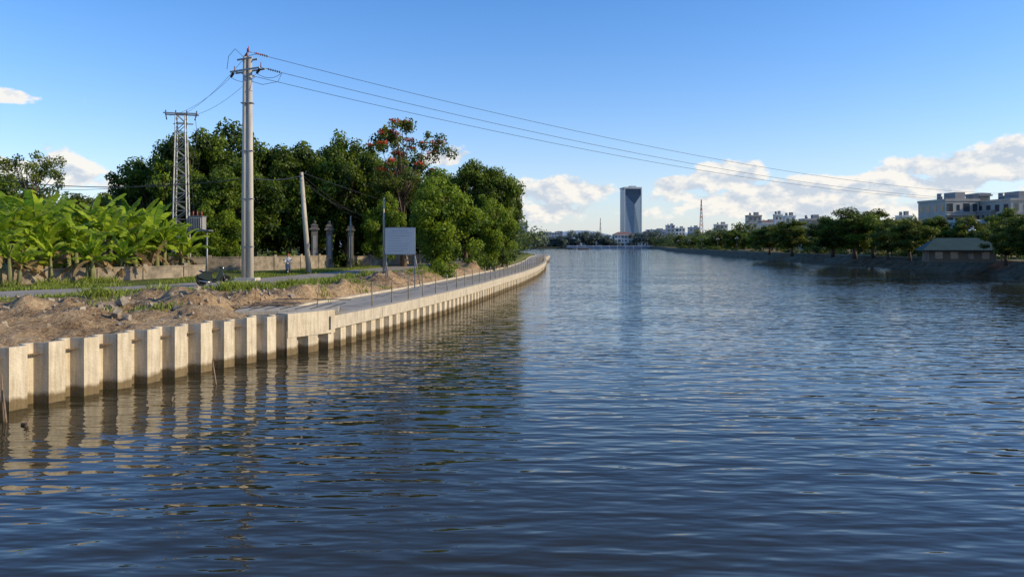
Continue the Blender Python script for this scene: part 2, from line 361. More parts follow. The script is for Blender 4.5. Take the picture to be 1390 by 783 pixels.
# ---------------------------------------------------------------- sheet pile walls
def resample(pts,step):
    out=[];P=[Vector((p[0],p[1],0)) for p in pts]
    Ls=[0]
    for a,c in zip(P[:-1],P[1:]): Ls.append(Ls[-1]+(c-a).length)
    n=int(Ls[-1]/step)
    for i in range(n+1):
        s=i*step
        k=max(j for j in range(len(Ls)) if Ls[j]<=s+1e-9); k=min(k,len(P)-2)
        t=(s-Ls[k])/(Ls[k+1]-Ls[k]); d=(P[k+1]-P[k]).normalized()
        out.append((s,P[k].lerp(P[k+1],t),d,Vector((d.y,-d.x,0))))
    return out,Ls[-1]
def frame_at(pts,s):
    P=[Vector((p[0],p[1],0)) for p in pts]; a=0
    for p,q in zip(P[:-1],P[1:]):
        l=(q-p).length
        if s<=a+l+1e-6 or q is P[-1]:
            d=(q-p).normalized(); return p+d*(s-a),d,Vector((d.y,-d.x,0))
        a+=l
def pile_wall(name,pts,z1,per=1.1,depth=.34,th=.16,jitter=.03,off=0):
    tot=sum((Vector(q)-Vector(p)).length for p,q in zip(pts[:-1],pts[1:])); b=MB(); s=0;rd=random.Random(3)
    prof=[(0,0),(.50,0),(.64,-1),(.94,-1),(1.08,0)]
    while s<tot-.2:
        zt=z1+rd.uniform(-jitter,jitter); ol=[];il=[]; jo=rd.uniform(-.02,.02)
        for ps,pd in prof:
            ss=min(tot,s+ps*per/1.1); p,d,n=frame_at(pts,ss); dd=pd*depth+jo
            ol.append(p+n*(dd+off)); il.append(p+n*(dd+off-th))
        for k in range(len(prof)-1):
            a,c=ol[k],ol[k+1]; e,f=il[k],il[k+1]; lo=Vector((0,0,-.8)); hi=Vector((0,0,zt))
            b.add([a+lo,c+lo,c+hi,a+hi,e+lo,f+lo,f+hi,e+hi],[(0,1,2,3),(3,2,6,7),(5,4,7,6)]+([(4,0,3,7)] if k==0 else [])+([(1,5,6,2)] if k==len(prof)-2 else []),M_pile)
        s+=per
    return b.obj(name)
near=[(float(XL(y)),y) for y in (-5,8,19.95,30.1)]
pile_wall('sheet_pile_wall',near,1.70,jitter=.045,depth=.42)
wk=[(float(XL(y)),y) for y in np.concatenate([[30.2],np.arange(32,60,3),np.arange(60,240,5),np.arange(240,300,10)])]
pile_wall('sheet_pile_wall',wk,1.0,depth=.38)
def strip(b,pts,o0,o1,z0,z1,m,mt=None):
    P=[]
    for i,p in enumerate(pts):
        a=Vector(pts[max(0,i-1)]); c=Vector(pts[min(len(pts)-1,i+1)]); d=(c-a).normalized(); n=Vector((d.y,-d.x))
        P.append((Vector(p)+n*o0,Vector(p)+n*o1))
    for i in range(len(P)-1):
        a0,a1=P[i]; c0,c1=P[i+1]
        v=[(a0.x,a0.y,z0),(a1.x,a1.y,z0),(c1.x,c1.y,z0),(c0.x,c0.y,z0),(a0.x,a0.y,z1),(a1.x,a1.y,z1),(c1.x,c1.y,z1),(c0.x,c0.y,z1)]
        f=[(1,2,6,5),(3,0,4,7),(0,3,2,1)]
        if i==0: f.append((0,1,5,4))
        if i==len(P)-2: f.append((2,3,7,6))
        b.add(v,f,m); b.add(v[4:],[(0,1,2,3)],mt or m)
wfine=[(float(XL(y)),y) for y in np.concatenate([np.arange(32,62,2),np.arange(62,240,4),np.arange(240,300,10)])]
b=MB()
strip(b,wfine,-.45,.12,.86,1.42,M_cap); strip(b,wfine,-3.9,-.452,1.1,1.395,M_cap,M_slab)
strip(b,wfine,-4.1,-3.902,1.1,1.52,M_cap)
for s,p,d,n in resample(wfine,5.5)[0]:
    b.add([(p-n*.46+Vector((0,0,1.4))),(p-n*3.88+Vector((0,0,1.4))),(p-n*3.88+d*.04+Vector((0,0,1.4))),(p-n*.46+d*.04+Vector((0,0,1.4)))],[(0,1,2,3)],M_rock)
    b.box((p.x+n.x*.1205,p.y+n.y*.1205,1.14),(.03,.006,.54),M_dark,math.atan2(d.y,d.x))
b.obj('riverside_walkway')
b=MB(); p=Vector((-9.15,30.25,0)); q=Vector((-7.72,32.3,0)); d=(q-p); a=math.atan2(d.y,d.x); c=(p+q)/2; n=Vector((d.y,-d.x,0)).normalized()
cc=c-n*.30
b.box((cc.x,cc.y,1.20),(d.length,.75,.98),M_pile,a)
b.obj('concrete_corner_block')
b=MB()
b.box((-9.9,33.1,1.60),(4.3,2.6,.16),M_cap,math.radians(12)); b.box((-9.9,34.9,1.50),(3.6,.9,.12),M_wood,math.radians(16))
for i in range(7): b.tube([(-11.9+i*.62,31.9+i*.13,1.7),(-11.7+i*.62,34.9+i*.13,1.72)],.02,M_dark,5)
for i in range(5): b.box((-11.5+i*.8,32.2+i*.18,1.35),(.12,.12,.4),M_wood)
rd=random.Random(4)
for i in range(14):
    x=-12.5+rd.random()*4; y=33+rd.random()*4; b.box((x,y,1.75+rd.random()*.1),(rd.uniform(.8,2.2),.12,.04),M_wood,rd.uniform(-.3,.9))
b.obj('slab_formwork')
b=MB(); prev=None; rd=random.Random(9)
for s,p,d,n in resample(wfine,2.6)[0]:
    if p.y<37 or p.y>170: continue
    base=p-n*.3; h=1.2+rd.uniform(-.08,.12); l=rd.uniform(-.04,.04)
    top=base+Vector((l,l,1.4+h)); b.tube([base+Vector((0,0,1.38)),top],.034,M_kerb,6)
    if prev:
        for dz in(.1,.6):
            m=(prev+top)/2-Vector((0,0,.12+dz)); b.tube([prev-Vector((0,0,dz)),m,top-Vector((0,0,dz))],.013,M_wire,4)
    prev=top
b.obj('rope_barrier')

# road
b=MB()
fine=[]
for i in range(len(ROAD)-1):
    for k in range(6): fine.append(tuple(ROAD[i]+(ROAD[i+1]-ROAD[i])*k/6))
fine=fine[12:]
for _ in range(4): fine=[fine[0]]+[tuple((np.array(fine[i-1])+2*np.array(fine[i])+np.array(fine[i+1]))/4) for i in range(1,len(fine)-1)]+[fine[-1]]
strip(b,fine,-2.9,2.7,1.7,1.875,M_road); b.obj('road')

# ---------------------------------------------------------------- low walls
def wall(name,pts,h,m,th=.2,z0=1.6,pier=3.5,piers=True):
    b=MB()
    strip(b,pts,-th/2,th/2,z0,z0+h,m); strip(b,pts,-th/2-.05,th/2+.05,z0+h+.002,z0+h+.09,m)
    if piers:
        for s,p,d,n in resample(pts,pier)[0]: b.box((p.x,p.y,z0+h/2+.12),(.34,.34,h+.3),m,math.atan2(d.y,d.x))
    return b.obj(name)
wall('boundary_wall',[(-62,22),(-45,36),(-34.2,47.5),(-29.5,54.5),(-25.4,61.5)],1.15,M_wallold)
wall('boundary_wall',[(-33,72),(-27,74),(-23,80),(-21,86)],1.6,M_wallold)
wall('boundary_wall',[(-19.5,90),(-15.5,97),(-12,112)],1.4,M_wallold)
for u,D in ((427,84),(447,86),(476,90),(512,95)):
    b=MB(); h=4.4
    b.box((0,0,.3),(1.0,1.0,.6),M_pillar); b.box((0,0,h/2),(.7,.7,h),M_pillar); b.box((0,0,h+.1),(1.05,1.05,.2),M_pillar); b.box((0,0,h+.33),(.75,.75,.3),M_pillar); b.box((0,0,h+.6),(.9,.9,.26),M_pillar,taper=.3); b.ell((0,0,h+.9),.2,M_pillar)
    b.box((0,-.37,h*.55),(.4,.05,h*.6),M_grey)
    b.obj('gate_pillar',(X(u,D),D,1.75),.25)

# ---------------------------------------------------------------- utility poles
px_,py_=X(336,54.6),54.6
b=MB()
for sx in(-.2,.2): b.tube([(sx*1.05,0,-.6),(sx,0,6),(sx*.82,0,16.4)],[.24,.22,.165],M_pole,16)
for z in (2.5,6,9.5,13): b.box((0,0,z),(.86,.48,.07),M_steel)
b.box((0,0,.05),(1.5,1.2,.35),M_pole)
A=math.radians(-28)
ca,sa=math.cos(A),math.sin(A)
def arm(z,l,off=0.0,rz=A):
    for o in(-.26,.26): b.box((off*math.cos(rz)-o*math.sin(rz),off*math.sin(rz)+o*math.cos(rz),z),(l,.09,.11),M_steel,rz)
def insul(p,q,m=M_dark):
    p=Vector(p);q=Vector(q); b.tube([p,q],.03,M_steel,6); n=6
    for i in range(n):
        c=p.lerp(q,(i+1)/(n+1)); d=(q-p).normalized(); b.tube([c-d*.025,c+d*.025],[.10,.06],m,10)
arm(15.4,3.0); arm(16.2,1.5)
b.tube([(0,0,16.3),(0,0,17.0)],.05,M_steel,6)
RI=[]; dirR=Vector((122,75,-6)).normalized(); dirL=Vector((-.55,.8,-.1)).normalized()
for k,(o,z) in enumerate(((0.1,16.75),(-1.35,15.45),(1.35,15.45))):
    p=Vector((o*ca,o*sa,z)); r=p+dirR*1.5-Vector((0,0,.12)); l=p+dirL*1.1-Vector((0,0,.1))
    insul(p+dirR*.4,r,M_dark if k else M_red); insul(p+dirL*.2,l,M_red if k==0 else M_dark); b.tube([p,p+dirR*.4],.025,M_steel,5); b.tube([p,p+Vector((0,0,.4))],[.05,.03],M_red,8)
    m=(r+l)/2+Vector((.2,-.2,-.75 if k else .45)); pts=[r.lerp(m,t)*(1-t)+m.lerp(l,t)*t for t in np.linspace(0,1,12)]
    b.tube(pts,.018,M_wire,5); RI.append((r,l))
b.tube([(-.3,-.05,16.4),(-.8,-.3,16.9),(-1.5,.3,16.5),(-1.7,.5,15.6)],.018,M_wire,5)
b.tube([(.3,-.05,14.6),(1.2,-.3,14.3),(2.2,.1,14.6),(2.4,.4,15.3)],.018,M_wire,5)
b.obj('utility_pole',(px_,py_,1.85))
pole_o=Vector((px_,py_,1.85))
def simple_pole(h,r0=.24,r1=.15,arms=2):
    q=MB(); q.tube([(0,0,-.6),(0,0,h)],[r0,r1],M_pole,12)
    for i in range(arms):
        q.box((0,0,h-.5-i*1.2),(2.4,.1,.12),M_steel)
        for x in(-1.1,0,1.1): q.tube([(x,0,h-.45-i*1.2),(x,0,h-.1-i*1.2)],[.06,.04],M_red,8)
    return q
simple_pole(12).obj('utility_pole',(103.5,130,2),.5)
def cable(b,p,q,sag,r=.02,n=28):
    p=Vector(p);q=Vector(q); b.tube([p.lerp(q,t)-Vector((0,0,sag*4*t*(1-t))) for t in np.linspace(0,1,n)],r,M_wire,4,caps=False)
b=MB()
for (r,l),(e,zz) in zip(RI,((0,13.6),(-1.1,12.5),(1.1,12.7))): cable(b,pole_o+r,(103.5+e*.9,130+e*.5,zz),3.6,.018,50)
PY=Vector((X(246,72),72,1.85))
for (r,l),o in zip(RI,(0,-1.1,1.1)): cable(b,pole_o+l,PY+Vector((o,0,15.1)),.5,.016)
LP0=Vector((X(420,68),68,1.85)); LPt=Vector((X(409,67),67,Z(234,67)))
cable(b,(X(-60,60),60,Z(235,60)),(px_,py_+.3,Z(241,54.6)),.9,.03); cable(b,(X(-60,62),62,Z(252,62)),PY+Vector((0,0,Z(246,72)-1.85)),.6,.02)
cable(b,(px_,py_+.3,Z(241,54.6)),LPt-Vector((0,0,.3)),.25,.028)
for i,(u,v,D) in enumerate(((528,300,110),(530,307,112),(535,296,110))): cable(b,LPt-Vector((0,0,.15+.35*i)),(X(u,D),D,Z(v,D)),1.2,.022)
cable(b,LPt,(X(720,190),190,Z(305,190)),2.0,.02)
b.obj('overhead_cables')
b=MB(); b.tube([LP0-LP0-Vector((0,0,.5)),LPt-LP0],[.26,.17],M_pole,12)
tt=LPt-LP0; b.box((tt.x,tt.y,tt.z-.35),(.12,.9,.1),M_steel,.4); b.box((tt.x,tt.y,tt.z-.75),(.12,.9,.1),M_steel,.4)
for o in(-.3,.3): b.tube([(tt.x,tt.y+o,tt.z-.3),(tt.x,tt.y+o,tt.z-.05)],[.06,.04],M_dark,6)
b.obj('leaning_utility_pole',LP0)
q=simple_pole(7.2,.11,.07,0); q.obj('utility_pole',(X(521,72),72,1.85))
q=simple_pole(6.0,.12,.08,0); q.obj('utility_pole',(X(476,88),88,1.85))
b=MB(); h=15.2
def wdt(z): return .72-.30*z/h
lv=list(np.linspace(0,h,19))
for sx in(-1,1):
    for sy in(-1,1): b.tube([(sx*wdt(0),sy*wdt(0),-.5),(sx*wdt(h),sy*wdt(h),h)],.065,M_steel,4,False)
for i,(a,c) in enumerate(zip(lv[:-1],lv[1:])):
    wa,wc=wdt(a),wdt(c); k=1 if i%2 else -1
    for s in(-1,1):
        b.tube([(k*wa,s*wa,a),(-k*wc,s*wc,c)],.042,M_steel,4,False); b.tube([(s*wa,k*wa,a),(s*wc,-k*wc,c)],.042,M_steel,4,False)
        b.tube([(-wc,s*wc,c),(wc,s*wc,c)],.036,M_steel,4,False); b.tube([(s*wc,-wc,c),(s*wc,wc,c)],.036,M_steel,4,False)
for s in(-.5,.5): b.box((0,s,h+.05),(3.0,.1,.12),M_steel)
b.box((.2,0,h-.9),(1.8,.1,.1),M_steel)
for x in(-1.4,-.5,.5,1.4): b.tube([(x,0,h),(x,0,h+.4)],[.07,.05],M_dark,8); b.tube([(x,0,h),(x*.9,-.2,h-.55)],[.05,.05],M_dark,8)
b.tube([(1.3,-.2,h),(1.5,-.3,h-2),(1.0,-.5,h-6),(1.3,-.5,5.6)],.02,M_wire,4)
b.obj('lattice_pylon',PY,.2)
b=MB()
b.box((0,0,0),(1.3,.9,1.2),M_grey)
for i in range(7): b.box((-.5+i*.166,-.5,0),(.05,.16,1.0),M_grey)
b.box((0,0,.64),(1.4,1,.08),M_steel); b.box((-.3,0,-.7),(3.2,1.1,.14),M_steel)
for x in(-.4,0,.4): b.tube([(x,0,.66),(x,0,1.15)],[.09,.05],M_red,8)
b.box((-1.7,-.3,-1.5),(.5,.3,.7),M_grey)
for x in (-.9,.9): b.tube([(x,0,-.7),(x,0,-6.2)],.09,M_steel,6)
b.obj('transformer',(X(268,71),71,Z(303,71)))

# ---------------------------------------------------------------- notice board
b=MB(); D=53; w=2.15
b.box((0,0,3.25),(w,.05,1.85),M_board)
for x in(-w/2,w/2): b.box((x,.03,3.25),(.06,.09,1.95),M_steel)
for z in(2.3,4.2): b.box((0,.03,z),(w+.06,.09,.06),M_steel)
for x in(-w/2,w/2): b.box((x*.98,.09,1.9),(.07,.07,4.4),M_steel)
b.tube([(-w/2,.1,2.2),(-w/2-.1,1.2,0)],.03,M_steel,6); b.tube([(w/2,.1,2.2),(w/2+.1,1.2,0)],.03,M_steel,6)
M_ink=mat('faded_print',(.36,.39,.45),.7,.1,4)
rd=random.Random(2)
for i in range(9):
    l=rd.uniform(.9,1.75) if i else 1.2; b.box((0 if i<2 else -(1.8-l)/2,-.0275,3.98-i*.18),(l,.004,.05 if i else .08),M_ink)
b.obj('notice_board',(X(543,D),D,1.5),-.12)

# ---------------------------------------------------------------- scooter + rider
M_black=mat('black_plastic',(.012,.012,.014),.45,.2,6); M_tyre=mat('tyre',(.02,.02,.02),.85,.2,10); M_green=mat('green_fairing',(.010,.022,.014),.5,.1,3); M_silver=mat('silver',(.4,.4,.4),.3,.1,5,metal=.9); M_lamp=mat('lamp_glass',(.6,.6,.58),.1,.1,5); M_blue=mat('blue_fairing',(.05,.08,.16),.3,.1,3)
def scooter(name,loc,rz,body,parked=True):
    e=empty(name,loc,rz)
    b=MB()
    for x in(-.63,.63):
        b.torus((x,0,.29),.235,.055,M_tyre); b.torus((x,0,.29),.19,.015,M_silver,a=20,b=6); b.tube([(x,-.06,.29),(x,.06,.29)],.05,M_silver,10)
        b.tube([(x,-.02,.29),(x,.02,.29)],.17,M_black,16)
        for k in range(6):
            t=k*math.pi/3; b.tube([(x,0,.29),(x+.19*math.cos(t),0,.29+.19*math.sin(t))],.022,M_dark,4)
    b.obj('wheels',parent=e)
    b=MB()
    b.extr([(-.85,.62),(-.80,.48),(-.45,.36),(-.22,.26),(.15,.24),(.20,.34),(-.05,.37),(-.10,.68),(-.55,.76)],-.15,.15,body)
    b.extr([(.18,.26),(.30,.28),(.45,.60),(.44,.98),(.38,1.0),(.28,.70),(.10,.36)],-.18,.18,body)
    b.extr([(.33,.56),(.62,.64),(.92,.50),(.90,.44),(.62,.54),(.36,.46)],-.09,.09,body)
    b.extr([(-.95,.58),(-.62,.60),(-.60,.48),(-.98,.40)],-.09,.09,M_black)
    b.extr([(-.70,.765),(-.15,.70),(.0,.72),(.02,.77),(-.2,.80),(-.45,.86),(-.78,.87)],-.13,.13,M_black,False)
    b.extr([(-.05,.34),(.18,.34),(.18,.37),(-.05,.37)],-.2,.2,M_black)
    b.extr([(-.65,.22),(.12,.17),(.16,.40),(-.40,.48)],-.11,.11,M_black)
    b.tube([(-.1,-.12,.24),(-.35,-.16,.22),(-.78,-.17,.32)],[.03,.045,.05],M_silver,8)
    b.obj('body',parent=e)
    b=MB()
    for y in(-.05,.05): b.tube([(.63,y*1.6,.29),(.46,y,.80)],.025,M_silver,8)
    b.tube([(.40,0,.95),(.36,0,1.06)],.035,M_black,8); b.tube([(.28,-.36,1.05),(.36,-.15,1.07),(.36,.15,1.07),(.28,.36,1.05)],.016,M_black,8)
    for y in(-.33,.33): b.tube([(.32,y*.8,1.07),(.29,y*1.1,1.05)],.022,M_black,8); b.tube([(.33,y*.7,1.07),(.36,y*.95,1.26)],.007,M_black,5); b.ell((.36,y*.98,1.29),(.02,.075,.05),M_black)
    b.ell((.43,0,1.0),(.10,.12,.09),body); b.ell((.50,0,1.0),(.05,.085,.065),M_lamp)
    b.ell((-.86,0,.64),(.05,.08,.04),M_red)
    b.tube([(-.45,.12,.86),(-.85,.1,.88),(-.85,-.1,.88),(-.45,-.12,.86)],.012,M_silver,6)
    if parked: b.tube([(-.1,.1,.28),(-.12,.3,.01)],.014,M_silver,6)
    b.obj('fork_and_handlebar',parent=e)
    return e
sx_,sy_=X(290,47.5),47.5
def gtop(x,y): return 1.878 if droad(x,y)<2.9 else hL(x,y)
zs=max(gtop(sx_+dx,sy_) for dx in(-.6,0,.6))
ps=scooter('parked_scooter',(sx_,sy_,zs),math.radians(28),M_green); ps.scale=(1.12,1.12,1.12)
rx,ry=X(391,65),65
scooter('moving_scooter',(rx,ry,1.876),math.radians(-78),M_blue,False)
re=empty('scooter_rider',(rx,ry,1.876),math.radians(-78))
V=[(-.25,0,.92),(-.22,0,1.08),(-.16,0,1.28),(-.13,0,1.42),(-.10,0,1.52),(-.08,0,1.60),
   (-.13,.17,1.40),(-.02,.25,1.17),(.20,.30,1.08),(.27,.31,1.07),(-.13,-.17,1.40),(-.02,-.25,1.17),(.20,-.30,1.08),(.27,-.31,1.07),
   (-.22,.10,.90),(.17,.15,.86),(.12,.14,.48),(.10,.14,.41),(.24,.15,.40),(-.22,-.10,.90),(.17,-.15,.86),(.12,-.14,.48),(.10,-.14,.41),(.24,-.15,.40)]
E=[(0,1),(1,2),(2,3),(3,4),(4,5),(3,6),(6,7),(7,8),(8,9),(3,10),(10,11),(11,12),(12,13),(0,14),(14,15),(15,16),(16,17),(17,18),(0,19),(19,20),(20,21),(21,22),(22,23)]
Rr=[.15,.14,.16,.13,.06,.055,.075,.055,.035,.03,.075,.055,.035,.03,.11,.08,.05,.045,.035,.11,.08,.05,.045,.035]
me=bpy.data.meshes.new('body'); me.from_pydata(V,E,[]); o=place(me,'body',parent=re)
md=o.modifiers.new('Skin','SKIN')
for i,s in enumerate(me.skin_vertices[0].data): s.radius=(Rr[i],Rr[i]*(1.15 if i in(1,2) else 1)); s.use_root=(i==0)
o.modifiers.new('Sub','SUBSURF').levels=2; o.modifiers['Sub'].render_levels=2
mm,nt,bb=newmat('clothes'); N=nt.nodes; tc=N.new('ShaderNodeTexCoord'); sp=N.new('ShaderNodeSeparateXYZ'); L(nt,tc.outputs['Object'],sp.inputs[0])
rp_=N.new('ShaderNodeValToRGB'); rp_.color_ramp.interpolation='CONSTANT'; e=rp_.color_ramp.elements; e[0].color=(.04,.045,.06,1); e[1].position=.5; e[1].color=(.45,.46,.5,1); q=e.new(.755); q.color=(.35,.2,.13,1)
dv=N.new('ShaderNodeMath'); dv.operation='DIVIDE'; dv.inputs[1].default_value=2; L(nt,sp.outputs[2],dv.inputs[0]); L(nt,dv.outputs[0],rp_.inputs[0]); L(nt,rp_.outputs[0],bb.inputs['Base Color']); me.materials.append(mm)
M_skin=mat('skin',(.38,.22,.14),.6,.1,5); M_helm=mat('helmet',(.30,.05,.05),.25,.1,4)
b=MB(); b.ell((-.05,0,1.68),(.095,.078,.12),M_skin); b.tube([(.035,0,1.69),(.06,0,1.66)],[.012,.016],M_skin,6)
for y in(-.03,.03): b.ell((.035,y,1.695),(.012,.014,.009),M_dark,8,6)
b.ell((.035,0,1.625),(.010,.028,.008),M_red,8,6)
for y in(-.08,.08): b.ell((-.05,y,1.67),(.02,.012,.03),M_skin,8,6)
b.obj('head',parent=re)
b=MB(); b.ell((-.06,0,1.74),(.135,.12,.11),M_helm); b.box((.08,0,1.735),(.10,.16,.015),M_helm); b.obj('helmet',parent=re)
b=MB()
for s in(-1,1):
    for k in range(4):
        y=s*(.27+k*.022); l=(.075,.085,.08,.065)[k]; b.tube([(.27,y,1.085),(.27+l*.6,y,1.08),(.27+l*.75,y,1.05),(.27+l*.3,y,1.03)],[.011,.010,.009,.008],M_skin,6)
    b.tube([(.24,s*.26,1.07),(.27,s*.235,1.05),(.30,s*.24,1.035)],[.013,.011,.009],M_skin,6)
b.obj('fingers',parent=re)

# ---------------------------------------------------------------- vegetation
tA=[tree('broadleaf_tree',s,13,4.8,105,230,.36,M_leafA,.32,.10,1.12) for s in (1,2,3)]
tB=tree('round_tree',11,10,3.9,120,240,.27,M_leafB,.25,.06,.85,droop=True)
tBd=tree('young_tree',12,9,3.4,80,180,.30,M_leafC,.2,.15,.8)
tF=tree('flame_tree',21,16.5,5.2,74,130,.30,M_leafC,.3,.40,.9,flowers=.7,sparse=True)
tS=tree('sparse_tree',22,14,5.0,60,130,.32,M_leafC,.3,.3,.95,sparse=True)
def tr(me,name,u,D,topv,wpx=None,z0=1.8,rz=None,refH=13,refR=4.8):
    H=Z(topv,D)-z0; sc=H/refH; sw=(wpx/2*D/F)/refR if wpx else sc
    return place(me,name,(X(u,D),D,z0),random.uniform(0,6.28) if rz is None else rz,(sw,sw,sc))
for i,(u,D,v,w) in enumerate([(205,92,204,110),(255,88,172,105),(300,94,162,120),(345,90,184,110),(392,92,190,110),(432,96,194,110),(470,98,178,90),(500,104,200,100),(232,100,214,120),(320,80,215,110),
      (375,100,200,120),(560,112,205,100),(600,116,236,90),(285,78,235,95),(410,106,205,120),(540,100,235,90),(455,112,215,110),(184,110,236,50)]):
    tr(tA[i%3],'broadleaf_tree',u,D,v,w)
tr(tF,'flame_tree',548,90,163,120,refH=16.5,refR=5.2,rz=.4)
tr(tB,'round_tree',603,70,230,108,refH=10,refR=3.9,rz=1.0,z0=1.75)
tr(tA[1],'broadleaf_tree',655,96,216,92,z0=1.9); tr(tA[2],'broadleaf_tree',683,108,236,60,z0=1.9); tr(tA[0],'broadleaf_tree',632,104,222,70,z0=1.9)
tr(tB,'round_tree',672,92,262,62,refH=10,refR=3.9,z0=1.9); tr(tB,'round_tree',520,86,262,60,refH=10,refR=3.9,z0=1.9); tr(tB,'round_tree',300,76,262,70,refH=10,refR=3.9,z0=1.9)
tr(tS,'sparse_tree',42,120,203,95,refH=14,refR=5.0); tr(tA[2],'broadleaf_tree',10,130,232,90); tr(tA[2],'broadleaf_tree',-30,110,225,110)
tr(tBd,'young_tree',110,130,264,110,refH=9,refR=3.4); tr(tBd,'young_tree',150,120,258,90,refH=9,refR=3.4)
def hedge(name,pts,h,rad,per,ls,matl,z0=1.6,n=80,spread=2.0,top=None):
    rg=np.random.default_rng(n+int(rad*10)); cs=[];rs=[]
    tot=len(pts)-1
    for i in range(n):
        t=rg.random()*tot; k=min(int(t),tot-1); p=np.array(pts[k])+(np.array(pts[k+1])-np.array(pts[k]))*(t-k)
        hh=h(t/tot) if callable(h) else h
        cs.append(np.array([p[0]+rg.normal(0,spread),p[1]+rg.normal(0,spread),z0+rg.random()**.8*hh])); rs.append(rad*(.6+.8*rg.random()))
    V,T=clump_leaves(cs,rs,per,ls,rg)
    return place(finish_leaf_mesh(name,MB(),[V],[T],[0],[matl]),name)
hedge('understory_shrubs',[(-55,104),(-36,106),(-24,110),(-12,118),(-2,126)],6,1.5,150,.5,M_leafA,n=130)
hedge('understory_shrubs',[(-75,78),(-52,80),(-34,84)],5,1.3,120,.45,M_leafA,n=90)
hedge('understory_shrubs',[(-28,79),(-24,84),(-20,93)],1.4,.8,120,.3,M_leafA,n=40,spread=.9)
hedge('shrub',[(X(588,66),66),(X(612,69),69)],1.6,.5,160,.2,M_leafB,z0=1.5,n=14,spread=.5)
hedge('shrub',[(X(640,84),84),(X(690,100),100)],1.8,.7,160,.28,M_leafA,z0=1.5,n=34,spread=.8)

# banana plants
def banana(seed):
    rd=random.Random(seed); b=MB(); VL=[];TL=[];VD=[];TD=[]
    for st in range(3):
        ox,oy=(0,0) if st==0 else (rd.uniform(-1.3,1.3),rd.uniform(-1.0,1.0)); sh=rd.uniform(2.2,3.2)*(1 if st==0 else .75); ln=rd.uniform(-.2,.2)
        b.tube([(ox,oy,-.3),(ox+ln*.4,oy,sh*.5),(ox+ln,oy,sh)],[.19,.15,.09],M_bstem,10)
        nl=rd.randint(9,11); a0=rd.random()*6
        for k in range(nl):
            az=a0+k*2.4+rd.uniform(-.3,.3); dead=(k<2 and rd.random()<.6)
            Ln=rd.uniform(2.3,3.2)*(1 if st==0 else .8); e0=math.radians(rd.uniform(58,88)) if k>2 else math.radians(rd.uniform(25,50))
            curl=math.radians(rd.uniform(40,110))
            if dead: e0=math.radians(-10); curl=math.radians(70)
            W=rd.uniform(.28,.38); n=26; p=Vector((ox+ln,oy,sh-.1)); mids=[]
            for i in range(n+1):
                t=i/n; el=e0-curl*t**1.6; d=Vector((math.cos(az)*math.cos(el),math.sin(az)*math.cos(el),math.sin(el))); mids.append((p.copy(),d)); p+=d*Ln/n
            side=Vector((-math.sin(az),math.cos(az),0)); tint=rd.uniform(.1,.95)
            b.tube([m[0] for m in mids[::3]],[.032-.0034*j for j in range(len(mids[::3]))],M_bstem,5)
            for s in(-1,1):
                drp=rd.uniform(.1,.7); i=3; tear=0
                while i<n:
                    t0=i/n;t1=(i+1)/n
                    w0=W*min(1,math.sin(math.pi*min(1,(t0*.93+.02)))**.55*1.05); w1=W*min(1,max(0,math.sin(math.pi*min(1,t1*.93+.02)))**.55*1.05)
                    if rd.random()<.35: tear=rd.uniform(-.3,.8)
                    up=mids[i][1].cross(side)*-1
                    if up.z<0: up=-up
                    def edge(m,w): return m[0]+side*s*w*math.cos(drp+tear)-(up*w*math.sin(drp+tear))+m[1]*w*.25
                    gap=.7 if rd.random()<.45 else 1
                    q0=mids[i][0];q1=mids[i+1][0]; e0_=edge(mids[i],w0);e1_=edge(mids[i+1],w1); e1_=e0_.lerp(e1_,gap)
                    (VD if dead else VL).append([q0,q1,e1_,e0_]); (TD if dead else TL).append(min(1,max(0,tint+rd.uniform(-.15,.15)))); i+=1
    Vs=[np.array(VL,dtype=float).reshape(-1,3)];Ts=[np.repeat(np.array(TL),4)];mi=[0];ms=[M_banana]
    if VD: Vs.append(np.array(VD,dtype=float).reshape(-1,3));Ts.append(np.repeat(np.array(TD),4));mi.append(1);ms.append(M_dryleaf)
    return finish_leaf_mesh('banana_plant',b,Vs,Ts,mi,ms)
bn=[banana(s) for s in (4,5,6,7)]
for i,(u,D,v) in enumerate([(-25,50,250),(15,52,258),(50,54,248),(62,58,252),(95,54,272),(118,60,254),(140,58,274),(160,62,262),(182,60,284),(205,64,268),(222,62,290),(245,66,300),(-5,60,245),(80,66,262),(30,64,250),(190,70,265),(125,52,305),(70,51,315),(0,48,300),(170,56,315)]):
    h=Z(v,D)-1.8; sc=h/5.4; place(bn[i%4],'banana_plant',(X(u,D),D,1.75),i*1.3,(sc*1.15,sc*1.15,sc))

# grass tufts
def tufts(name,pts,per,hgt,matl,spread=.25):
    Vs=[];T=[]
    for (x,y) in pts:
        z=hL(x,y)
        for k in range(per):
            ax,ay=x+random.gauss(0,spread),y+random.gauss(0,spread); a=random.random()*6.28; h=hgt*random.uniform(.4,1.2); w=.022; lx,ly=math.cos(a)*h*.6,math.sin(a)*h*.6; px2,py2=-math.sin(a)*w,math.cos(a)*w
            Vs+=[(ax-px2,ay-py2,z-.05),(ax+px2,ay+py2,z-.05),(ax+lx*.5+px2*.8,ay+ly*.5+py2*.8,z+h*.65),(ax+lx,ay+ly,z+h)]; T+= [random.uniform(.1,1)]*4
    return place(finish_leaf_mesh(name,MB(),[np.array(Vs,float)],[np.array(T)],[0],[matl]),name)
pts=[]
for _ in range(11000):
    x=random.uniform(-38,-5); y=random.uniform(26,90)
    if x>XL(y)-4.4: continue
    if math.hypot(x-sx_,y-sy_)<1.6: continue
    d=droad(x,y); n=mn.noise(Vector((x*.35,y*.35,9)))
    if 2.9<d<5.2 and n>-.08: pts.append((x,y))
    elif d>=5.2 and n>.34 and y>30: pts.append((x,y))
